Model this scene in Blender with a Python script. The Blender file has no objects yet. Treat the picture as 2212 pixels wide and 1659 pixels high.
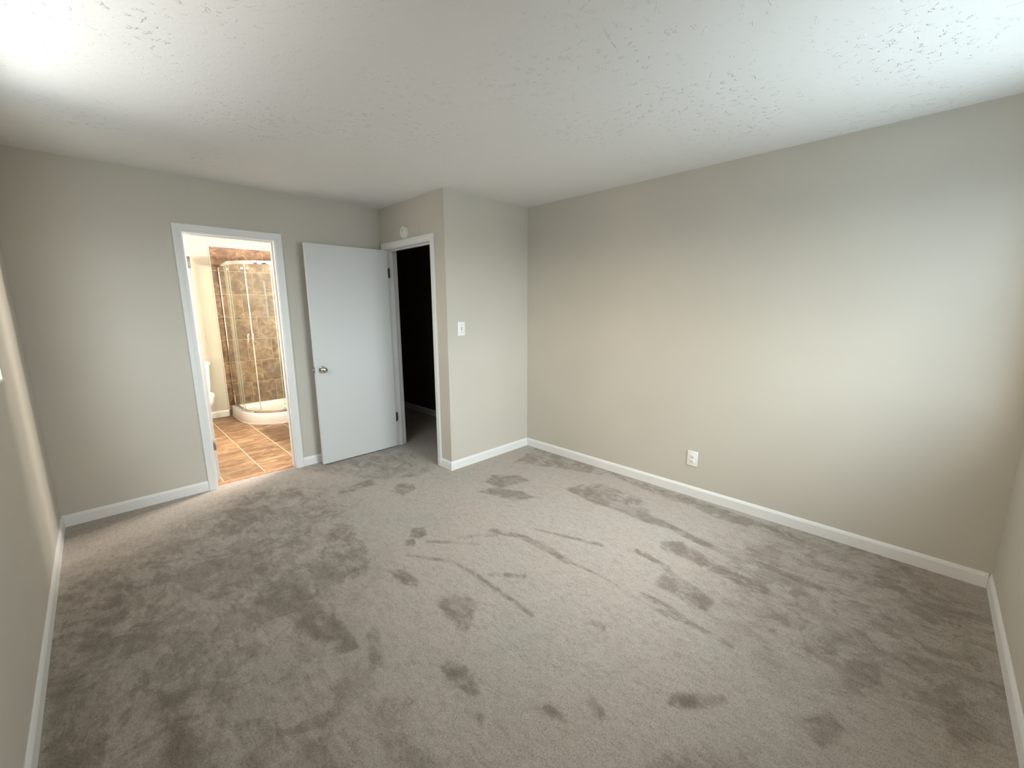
import bpy, bmesh, math, random
import numpy as np
from mathutils import Vector, Matrix

C = bpy.context.scene.collection
PI = math.pi

# ------------------------------------------------------------------ camera
F_PX = 894.942                       # focal length in pixels of the 2212 px wide frame
YAW, PITCH, ROLL = 0.7844, 0.1829, -0.0042
CAM = (0.334, -4.042, 1.4757)
fw = Vector((math.sin(YAW) * math.cos(PITCH), math.cos(YAW) * math.cos(PITCH), -math.sin(PITCH)))
rt = Vector((math.cos(YAW), -math.sin(YAW), 0))
up = rt.cross(fw)
r2 = rt * math.cos(ROLL) + up * math.sin(ROLL)
u2 = -rt * math.sin(ROLL) + up * math.cos(ROLL)
cd = bpy.data.cameras.new('camera')
cd.sensor_fit = 'HORIZONTAL'
cd.sensor_width = 36.0
cd.lens = F_PX / 2212 * 36
cd.clip_start = 0.02
cam = bpy.data.objects.new('camera', cd)
C.objects.link(cam)
m = Matrix((r2, u2, -fw)).transposed().to_4x4()
m.translation = Vector(CAM)
cam.matrix_world = m
bpy.context.scene.camera = cam

# ------------------------------------------------------------------ exposure
vs = bpy.context.scene.view_settings
vs.view_transform = 'Standard'
vs.look = 'None'
vs.exposure = 0.0
vs.gamma = 1.0
vs.use_curve_mapping = False
cy = bpy.context.scene.cycles
cy.use_denoising = True
cy.max_bounces = 12
cy.diffuse_bounces = 8
cy.glossy_bounces = 4
cy.transparent_max_bounces = 12
cy.sample_clamp_indirect = 6.0
cy.caustics_reflective = False
cy.caustics_refractive = False

# ------------------------------------------------------------------ room dimensions (metres)
H = 2.44                 # ceiling
W = 3.507                # right wall
L = 4.439                # front wall (behind the camera) is y = -L
S = 2.4923               # wall with the dark hall doorway
B = 1.091                # wall with the light switch is y = -B
TW = 0.115               # partition thickness
EW = 0.11                # outer wall thickness
BBH, BBT = 0.083, 0.012  # baseboard
BY = 2.74                # bathroom far wall
BXL = 0.45               # bathroom left wall
HY = 4.2                 # end of the dark hall
# window openings
WL = (-2.80, -1.017, 1.15, 2.14)     # left wall : y0, y1, z0, z1
WF = (1.75, 3.30, 0.92, 2.18)         # front wall: x0, x1, z0, z1

# ------------------------------------------------------------------ world: daylight sky over sunlit ground
world = bpy.data.worlds.new('world')
bpy.context.scene.world = world
world.use_nodes = True
nt = world.node_tree
nt.nodes.clear()
out = nt.nodes.new('ShaderNodeOutputWorld')
bg = nt.nodes.new('ShaderNodeBackground')
tc = nt.nodes.new('ShaderNodeTexCoord')
sep = nt.nodes.new('ShaderNodeSeparateXYZ')
nt.links.new(tc.outputs['Generated'], sep.inputs[0])
def wramp(sock, stops):
    n = nt.nodes.new('ShaderNodeValToRGB')
    e = n.color_ramp.elements
    while len(e) < len(stops):
        e.new(0.5)
    for k, (p, c) in enumerate(stops):
        e[k].position = p
        e[k].color = (*c, 1)
    nt.links.new(sock, n.inputs[0])
    return n.outputs[0]
mr = nt.nodes.new('ShaderNodeMapRange')
mr.inputs['From Min'].default_value = -1
mr.inputs['From Max'].default_value = 1
nt.links.new(sep.outputs['Z'], mr.inputs['Value'])
# side of the left window: pale yard; side of the front window: open blue sky and cool ground
left = wramp(mr.outputs[0], [(0.0, (1.85, 1.77, 1.67)), (0.10, (1.6, 1.54, 1.46)), (0.18, (0.24, 0.23, 0.22)), (0.48, (0.22, 0.21, 0.20)), (0.52, (1.08, 0.90, 0.68)), (0.72, (0.90, 0.78, 0.62)), (0.86, (0.36, 0.35, 0.33)), (1.0, (0.2, 0.21, 0.23))])
front = wramp(mr.outputs[0], [(0.0, (0.72, 0.85, 0.91)), (0.11, (0.70, 0.82, 0.87)), (0.21, (0.42, 0.49, 0.53)), (0.48, (0.48, 0.55, 0.59)), (0.52, (1.55, 1.68, 1.74)), (0.68, (1.85, 1.99, 2.06)), (0.82, (2.5, 2.65, 2.75)), (0.90, (0.90, 0.96, 1.02)), (1.0, (0.25, 0.28, 0.30))])
# the open sky lies straight ahead of the front window; dimmed to either side to shape the room's light
mrx = nt.nodes.new('ShaderNodeMapRange')
mrx.inputs['From Min'].default_value = -1
mrx.inputs['From Max'].default_value = 1
nt.links.new(sep.outputs['X'], mrx.inputs['Value'])
side = wramp(mrx.outputs[0], [(0.0, (0.22, 0.25, 0.27)), (0.2, (0.235, 0.258, 0.275)), (0.375, (0.95,) * 3), (0.60, (1.04,) * 3), (0.69, (0.60,) * 3), (0.79, (0.30,) * 3), (1.0, (0.25,) * 3)])
mulx = nt.nodes.new('ShaderNodeMix')
mulx.data_type = 'RGBA'
mulx.blend_type = 'MULTIPLY'
mulx.inputs[0].default_value = 1.0
nt.links.new(front, mulx.inputs[6])
nt.links.new(side, mulx.inputs[7])
front = mulx.outputs[2]
mx = nt.nodes.new('ShaderNodeMix')
mx.data_type = 'RGBA'
mr2 = nt.nodes.new('ShaderNodeMapRange')
mr2.inputs['From Min'].default_value = -0.06
mr2.inputs['From Max'].default_value = -0.30
nt.links.new(sep.outputs['Y'], mr2.inputs['Value'])
nt.links.new(mr2.outputs[0], mx.inputs[0])
nt.links.new(left, mx.inputs[6])
nt.links.new(front, mx.inputs[7])
nt.links.new(mx.outputs[2], bg.inputs['Color'])
bg.inputs['Strength'].default_value = 12.0
nt.links.new(bg.outputs[0], out.inputs[0])

def portal(name, loc, rot, sx, sy):
    d = bpy.data.lights.new(name, 'AREA')
    d.shape = 'RECTANGLE'
    d.size, d.size_y = sx, sy
    d.cycles.is_portal = True
    o = bpy.data.objects.new(name, d)
    o.location = loc
    o.rotation_euler = rot
    C.objects.link(o)
portal('window_portal', (-EW - 0.01, (WL[0] + WL[1]) / 2, (WL[2] + WL[3]) / 2), (0, -PI / 2, 0), WL[3] - WL[2], WL[1] - WL[0])
portal('window_portal', ((WF[0] + WF[1]) / 2, -L - EW - 0.01, (WF[2] + WF[3]) / 2), (PI / 2, 0, 0), WF[1] - WF[0], WF[3] - WF[2])

# ------------------------------------------------------------------ materials
def new_mat(name, rough=0.6, color=(0.8, 0.8, 0.8), metal=0.0, spec=0.5):
    mt = bpy.data.materials.new(name)
    mt.use_nodes = True
    b = mt.node_tree.nodes['Principled BSDF']
    b.inputs['Base Color'].default_value = (*color, 1)
    b.inputs['Roughness'].default_value = rough
    b.inputs['Metallic'].default_value = metal
    b.inputs['Specular IOR Level'].default_value = spec
    return mt, mt.node_tree, b

def nd(t, kind, **kw):
    n = t.nodes.new(kind)
    for k, v in kw.items():
        setattr(n, k, v)
    return n

def noise(t, vec, scale, detail=2.0, rough=0.5, dist=0.0):
    n = nd(t, 'ShaderNodeTexNoise')
    n.inputs['Scale'].default_value = scale
    n.inputs['Detail'].default_value = detail
    n.inputs['Roughness'].default_value = rough
    n.inputs['Distortion'].default_value = dist
    t.links.new(vec, n.inputs['Vector'])
    return n.outputs['Fac']

def ramp(t, sock, stops, interp='LINEAR'):
    n = nd(t, 'ShaderNodeValToRGB')
    n.color_ramp.interpolation = interp
    e = n.color_ramp.elements
    while len(e) < len(stops):
        e.new(0.5)
    for k, (p, c) in enumerate(stops):
        e[k].position = p
        e[k].color = (*c, 1) if not isinstance(c, (int, float)) else (c, c, c, 1)
    t.links.new(sock, n.inputs[0])
    return n.outputs[0]

def bump(t, b, h, strength, dist, prev=None):
    n = nd(t, 'ShaderNodeBump')
    n.inputs['Strength'].default_value = strength
    n.inputs['Distance'].default_value = dist
    t.links.new(h, n.inputs['Height'])
    if prev is not None:
        t.links.new(prev, n.inputs['Normal'])
    t.links.new(n.outputs[0], b.inputs['Normal'])
    return n.outputs[0]

def math_n(t, op, a, b=None):
    n = nd(t, 'ShaderNodeMath', operation=op)
    for k, v in ((0, a), (1, b)):
        if v is None:
            continue
        if isinstance(v, (int, float)):
            n.inputs[k].default_value = v
        else:
            t.links.new(v, n.inputs[k])
    return n.outputs[0]

def mixc(t, fac, a, b, mode='MIX'):
    n = nd(t, 'ShaderNodeMix', data_type='RGBA', blend_type=mode)
    for k, v in ((0, fac), (6, a), (7, b)):
        if isinstance(v, (int, float)):
            n.inputs[k].default_value = v
        elif isinstance(v, tuple):
            n.inputs[k].default_value = (*v, 1)
        else:
            t.links.new(v, n.inputs[k])
    return n.outputs[2]

def obj_co(t):
    return nd(t, 'ShaderNodeTexCoord').outputs['Object']

def make_paint(name, col, rough=0.7):
    mt, t, b = new_mat(name, rough, col, spec=0.3)
    co = obj_co(t)
    n = noise(t, co, 1.3, 2)
    c = ramp(t, n, [(0.3, tuple(x * 0.97 for x in col)), (0.7, tuple(min(1, x * 1.03) for x in col))])
    t.links.new(c, b.inputs['Base Color'])
    bump(t, b, noise(t, co, 160, 3), 0.12, 0.002)
    return mt
M_WALL = make_paint('beige_wall_paint', (0.575, 0.542, 0.478))

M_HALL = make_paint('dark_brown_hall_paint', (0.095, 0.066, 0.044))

def make_ceiling():
    mt, t, b = new_mat('knockdown_ceiling', 0.85, (0.78, 0.78, 0.775), spec=0.2)
    co = obj_co(t)
    flakes = ramp(t, noise(t, co, 30, 3, 0.55, 0.3), [(0.60, 0.0), (0.67, 1.0)])
    where = ramp(t, noise(t, co, 1.9, 3), [(0.44, 0.22), (0.62, 1.0)])
    h1 = math_n(t, 'MULTIPLY', flakes, where)
    p = bump(t, b, h1, 0.65, 0.006)
    p = bump(t, b, noise(t, co, 5.0, 4, 0.6), 0.35, 0.012, p)
    bump(t, b, noise(t, co, 90, 3), 0.18, 0.003, p)
    return mt
M_CEIL = make_ceiling()

def make_trim(name='white_trim_paint', col=(0.80, 0.80, 0.79), rough=0.42):
    mt, t, b = new_mat(name, rough, col, spec=0.5)
    co = obj_co(t)
    bump(t, b, noise(t, co, 60, 2), 0.05, 0.001)
    return mt
M_TRIM = make_trim()
M_DOOR = make_trim('white_door_paint', (0.68, 0.68, 0.675), 0.5)
M_PLATE = make_trim('white_plastic', (0.84, 0.85, 0.83), 0.35)
M_DETECT = make_trim('ivory_plastic', (0.80, 0.78, 0.73), 0.45)
M_VINYL = make_trim('window_vinyl', (0.85, 0.86, 0.87), 0.35)

def make_simple(name, col, rough, metal=0.0, scale=40, var=0.1):
    mt, t, b = new_mat(name, rough, col, metal)
    n = noise(t, obj_co(t), scale, 2)
    c = ramp(t, n, [(0.3, tuple(x * (1 - var) for x in col)), (0.7, tuple(min(1, x * (1 + var)) for x in col))])
    t.links.new(c, b.inputs['Base Color'])
    return mt
M_CHROME = make_simple('chrome', (0.85, 0.85, 0.86), 0.07, 1.0, 10, 0.02)
M_NICKEL = make_simple('polished_nickel', (0.62, 0.60, 0.58), 0.09, 1.0, 10, 0.03)
M_BRONZE = make_simple('dark_bronze_hinge', (0.10, 0.075, 0.06), 0.4, 0.8)
M_STEEL = make_simple('dull_steel_hinge', (0.38, 0.35, 0.34), 0.38, 0.9)
M_SLOT = make_simple('dark_slot', (0.06, 0.06, 0.06), 0.7)
M_GREY = make_simple('grey_slot', (0.30, 0.31, 0.30), 0.6)
M_PORC = make_simple('white_porcelain', (0.86, 0.85, 0.82), 0.12, 0.0, 5, 0.01)
M_ACRYL = make_simple('white_acrylic', (0.84, 0.83, 0.81), 0.25, 0.0, 5, 0.01)
M_THRESH = make_simple('terracotta_threshold', (0.42, 0.20, 0.11), 0.5, 0.0, 30, 0.25)
M_CAB = make_simple('brown_cabinet_wood', (0.10, 0.05, 0.03), 0.45, 0.0, 8, 0.3)
M_COUNTER = make_simple('beige_counter', (0.62, 0.55, 0.45), 0.2, 0.0, 60, 0.2)
M_RUBBER = make_simple('clear_seal', (0.50, 0.50, 0.42), 0.3, 0.0, 20, 0.05)

def make_glass(name, tint, haze, hazecol):
    mt = bpy.data.materials.new(name)
    mt.use_nodes = True
    t = mt.node_tree
    t.nodes.clear()
    o = nd(t, 'ShaderNodeOutputMaterial')
    tr = nd(t, 'ShaderNodeBsdfTransparent')
    tr.inputs[0].default_value = (*tint, 1)
    gl = nd(t, 'ShaderNodeBsdfGlossy')
    gl.inputs['Roughness'].default_value = 0.03
    fr = nd(t, 'ShaderNodeFresnel')
    fr.inputs[0].default_value = 1.45
    ge = nd(t, 'ShaderNodeNewGeometry')
    front_only = math_n(t, 'MULTIPLY', fr.outputs[0], math_n(t, 'SUBTRACT', 1.0, ge.outputs['Backfacing']))
    mxs = nd(t, 'ShaderNodeMixShader')
    t.links.new(front_only, mxs.inputs[0])
    t.links.new(tr.outputs[0], mxs.inputs[1])
    t.links.new(gl.outputs[0], mxs.inputs[2])
    df = nd(t, 'ShaderNodeBsdfDiffuse')
    df.inputs[0].default_value = (*hazecol, 1)
    hz = ramp(t, noise(t, obj_co(t), 6, 3), [(0.3, haze * 0.6), (0.7, haze * 1.4)])
    mx2 = nd(t, 'ShaderNodeMixShader')
    t.links.new(hz, mx2.inputs[0])
    t.links.new(mxs.outputs[0], mx2.inputs[1])
    t.links.new(df.outputs[0], mx2.inputs[2])
    t.links.new(mx2.outputs[0], o.inputs[0])
    return mt
M_SHGLASS = make_glass('shower_glass', (0.95, 0.97, 0.935), 0.025, (0.85, 0.86, 0.78))  # pale diffuse haze: water spots, plus the cream wall's reflection painted in
M_PANE = make_glass('window_glass', (0.97, 0.985, 0.98), 0.0, (0.8, 0.8, 0.8))

def make_carpet():
    mt, t, b = new_mat('taupe_carpet', 1.0, (0.38, 0.34, 0.30), spec=0.05)
    co = obj_co(t)
    at = nd(t, 'ShaderNodeAttribute', attribute_name='nap')
    nap = at.outputs['Fac']
    # frayed edges of the brushed patches
    mp = nd(t, 'ShaderNodeMapping')
    mp.inputs['Rotation'].default_value = (0, 0, 0.45)
    mp.inputs['Scale'].default_value = (1.0, 0.42, 1.0)
    t.links.new(co, mp.inputs['Vector'])
    sv = mp.outputs[0]
    n1 = noise(t, sv, 34, 6, 0.72, 0.5)
    n2 = noise(t, sv, 9, 6, 0.7, 0.9)
    n3 = noise(t, co, 2.1, 3, 0.6)
    w1 = math_n(t, 'MULTIPLY', math_n(t, 'SUBTRACT', n1, 0.5), 0.75)
    w2 = math_n(t, 'MULTIPLY', math_n(t, 'SUBTRACT', n2, 0.5), 1.05)
    w3 = math_n(t, 'MULTIPLY', math_n(t, 'SUBTRACT', n3, 0.48), 0.30)
    wob = math_n(t, 'ADD', w1, w2)
    amt = math_n(t, 'ADD', math_n(t, 'MULTIPLY', math_n(t, 'MINIMUM', nap, 0.25), 1.9), 0.26)
    mott = ramp(t, noise(t, co, 4.6, 5, 0.62, 1.3), [(0.47, 0.0), (0.545, 1.0)])
    mot2 = ramp(t, noise(t, sv, 10, 4, 0.6, 1.6), [(0.50, 0.0), (0.57, 1.0)])
    mm = math_n(t, 'ADD', math_n(t, 'MULTIPLY', mott, 0.75), math_n(t, 'MULTIPLY', mot2, 0.55))
    mz = math_n(t, 'ADD', math_n(t, 'MULTIPLY', math_n(t, 'MINIMUM', nap, 0.18), 1.9), 0.015)
    mm = math_n(t, 'MULTIPLY', mm, mz)
    k = math_n(t, 'ADD', math_n(t, 'ADD', math_n(t, 'MULTIPLY', nap, 0.82), w3), math_n(t, 'MULTIPLY', wob, amt))
    k = math_n(t, 'ADD', k, mm)
    base = ramp(t, k, [(0.0, (0.440, 0.392, 0.345)), (0.25, (0.372, 0.326, 0.281)), (0.5, (0.285, 0.244, 0.205)), (0.8, (0.22, 0.185, 0.152))])
    # tuft speckle
    tuft = ramp(t, noise(t, co, 190, 4, 0.75, 0.6), [(0.32, 0.50), (0.48, 0.98), (0.66, 1.18)])
    c = mixc(t, 1.0, base, tuft, 'MULTIPLY')
    mid = ramp(t, noise(t, sv, 48, 5, 0.7, 0.8), [(0.30, 0.80), (0.5, 1.0), (0.70, 1.10)])
    c = mixc(t, 1.0, c, mid, 'MULTIPLY')
    tone = ramp(t, noise(t, co, 2.2, 3), [(0.35, (1.02, 1.0, 0.985)), (0.65, (0.985, 1.0, 1.005))])
    c = mixc(t, 1.0, c, tone, 'MULTIPLY')
    t.links.new(c, b.inputs['Base Color'])
    b.inputs['Sheen Weight'].default_value = 0.15
    b.inputs['Sheen Roughness'].default_value = 0.6
    p = bump(t, b, noise(t, co, 170, 4, 0.75, 0.6), 0.6, 0.005)
    bump(t, b, noise(t, co, 35, 3, 0.6), 0.35, 0.008, p)
    return mt
M_CARPET = make_carpet()

def make_tile(name, lo, mid, hi, scale, stretch):
    mt, t, b = new_mat(name, 0.5, mid, spec=0.3)
    geo = nd(t, 'ShaderNodeNewGeometry')
    co = obj_co(t)
    mp = nd(t, 'ShaderNodeMapping')
    mp.inputs['Scale'].default_value = stretch
    t.links.new(co, mp.inputs['Vector'])
    off = nd(t, 'ShaderNodeVectorMath', operation='SCALE')
    off.inputs[0].default_value = (17.0, 31.0, 23.0)
    t.links.new(geo.outputs['Random Per Island'], off.inputs['Scale'])
    ad = nd(t, 'ShaderNodeVectorMath', operation='ADD')
    t.links.new(mp.outputs[0], ad.inputs[0])
    t.links.new(off.outputs[0], ad.inputs[1])
    v = ad.outputs[0]
    n = noise(t, v, scale, 6, 0.62, 0.9)
    c = ramp(t, n, [(0.30, lo), (0.47, mid), (0.66, hi)])
    v2 = ramp(t, geo.outputs['Random Per Island'], [(0.0, 0.80), (1.0, 1.15)])
    c = mixc(t, 1.0, c, v2, 'MULTIPLY')
    t.links.new(c, b.inputs['Base Color'])
    bump(t, b, n, 0.15, 0.003)
    return mt
M_WTILE = make_tile('brown_stone_wall_tile', (0.085, 0.046, 0.026), (0.185, 0.106, 0.061), (0.36, 0.23, 0.145), 10, (1, 1, 1))
M_FTILE = make_tile('brown_stone_floor_tile', (0.13, 0.072, 0.040), (0.235, 0.140, 0.078), (0.40, 0.255, 0.145), 7, (0.8, 1.5, 1))
M_GROUT = make_simple('beige_grout', (0.66, 0.51, 0.37), 0.9, 0.0, 80, 0.1)
M_FGROUT = make_simple('pale_floor_grout', (0.78, 0.66, 0.46), 0.9, 0.0, 80, 0.1)

def make_emit(name, col, strength):
    mt = bpy.data.materials.new(name)
    mt.use_nodes = True
    t = mt.node_tree
    b = t.nodes['Principled BSDF']
    b.inputs['Base Color'].default_value = (0.9, 0.85, 0.75, 1)
    b.inputs['Emission Color'].default_value = (*col, 1)
    b.inputs['Emission Strength'].default_value = strength
    return mt
M_BULB = make_emit('lit_frosted_bulb', (1.0, 0.84, 0.60), 14.0)

# ------------------------------------------------------------------ mesh helpers
def add_box(bm, a, b, bevel=0.0, seg=2):
    x0, y0, z0 = (min(a[i], b[i]) for i in range(3))
    x1, y1, z1 = (max(a[i], b[i]) for i in range(3))
    g = bmesh.ops.create_cube(bm, size=1.0)
    vs_ = g['verts']
    for v in vs_:
        v.co = Vector(((x0 + x1) / 2 + v.co.x * (x1 - x0), (y0 + y1) / 2 + v.co.y * (y1 - y0), (z0 + z1) / 2 + v.co.z * (z1 - z0)))
    if bevel > 0:
        ed = list({e for v in vs_ for e in v.link_edges})
        bmesh.ops.bevel(bm, geom=ed, offset=bevel, segments=seg, profile=0.5, affect='EDGES')

def box_bm(a, b, bevel=0.0, seg=2):
    bm = bmesh.new()
    add_box(bm, a, b, bevel, seg)
    return bm

def add_sweep(bm, path, frames, profile, closed=False):
    """profile points (u,v) placed at each path point with frame (U,V); caps at the ends"""
    rings = []
    for p, (U, V) in zip(path, frames):
        rings.append([bm.verts.new(Vector(p) + Vector(U) * u + Vector(V) * v) for u, v in profile])
    n = len(profile)
    for i in range(len(rings) - (0 if closed else 1)):
        r0, r1 = rings[i], rings[(i + 1) % len(rings)]
        for k in range(n):
            bm.faces.new((r0[k], r0[(k + 1) % n], r1[(k + 1) % n], r1[k]))
    if not closed:
        bm.faces.new(rings[0])
        bm.faces.new(list(reversed(rings[-1])))

def add_lathe(bm, prof, origin, axis, seg=32):
    """prof: (radius, height along axis)"""
    A = Vector(axis).normalized()
    X = A.orthogonal().normalized()
    Y = A.cross(X)
    O = Vector(origin)
    rings = []
    for r, h in prof:
        if r < 1e-6:
            rings.append([bm.verts.new(O + A * h)])
        else:
            rings.append([bm.verts.new(O + A * h + (X * math.cos(2 * PI * k / seg) + Y * math.sin(2 * PI * k / seg)) * r) for k in range(seg)])
    for a, b in zip(rings[:-1], rings[1:]):
        for k in range(seg):
            k2 = (k + 1) % seg
            if len(a) == 1 and len(b) == 1:
                continue
            if len(a) == 1:
                bm.faces.new((a[0], b[k], b[k2]))
            elif len(b) == 1:
                bm.faces.new((a[k], b[0], a[k2]))
            else:
                bm.faces.new((a[k], b[k], b[k2], a[k2]))
    if len(rings[0]) > 1:
        bm.faces.new(list(reversed(rings[0])))
    if len(rings[-1]) > 1:
        bm.faces.new(rings[-1])

def add_tube(bm, pts, r, seg=12):
    pts = [Vector(p) for p in pts]
    fr = []
    prev = None
    for i, p in enumerate(pts):
        d = (pts[min(i + 1, len(pts) - 1)] - pts[max(i - 1, 0)]).normalized()
        U = d.orthogonal().normalized() if prev is None else (prev - d * prev.dot(d)).normalized()
        prev = U
        fr.append((U, d.cross(U)))
    prof = [(r * math.cos(2 * PI * k / seg), r * math.sin(2 * PI * k / seg)) for k in range(seg)]
    add_sweep(bm, pts, fr, prof)

def add_loft(bm, rings_pts, cap0=True, cap1=True):
    rings = [[bm.verts.new(Vector(p)) for p in r] for r in rings_pts]
    n = len(rings[0])
    for a, b in zip(rings[:-1], rings[1:]):
        for k in range(n):
            bm.faces.new((a[k], a[(k + 1) % n], b[(k + 1) % n], b[k]))
    if cap0:
        bm.faces.new(list(reversed(rings[0])))
    if cap1:
        bm.faces.new(rings[-1])

def obj(name, bm, mat, parent=None, smooth=False, loc=None):
    bmesh.ops.recalc_face_normals(bm, faces=bm.faces[:])
    me = bpy.data.meshes.new(name)
    bm.to_mesh(me)
    bm.free()
    for mm in (mat if isinstance(mat, (list, tuple)) else [mat]):
        me.materials.append(mm)
    if smooth:
        for p in me.polygons:
            p.use_smooth = True
        try:
            me.set_sharp_from_angle(angle=math.radians(40))
        except Exception:
            pass
    o = bpy.data.objects.new(name, me)
    C.objects.link(o)
    if parent is not None:
        o.parent = parent
        o.matrix_parent_inverse = Matrix.Translation(-parent.location)
    return o

def subpart(o, part):
    o.parent = part
    o.matrix_parent_inverse = part.matrix_parent_inverse.inverted() @ Matrix.Translation(-part.parent.location)
    return o

def thing(name, label, cat, loc, group=None):
    o = bpy.data.objects.new(name, None)
    o.empty_display_size = 0.1
    o.location = loc
    C.objects.link(o)
    o['label'] = label
    o['category'] = cat
    if group:
        o['group'] = group
    return o

def tag(o, label, cat, kind=None):
    o['label'] = label
    o['category'] = cat
    if kind:
        o['kind'] = kind
    return o

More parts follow.
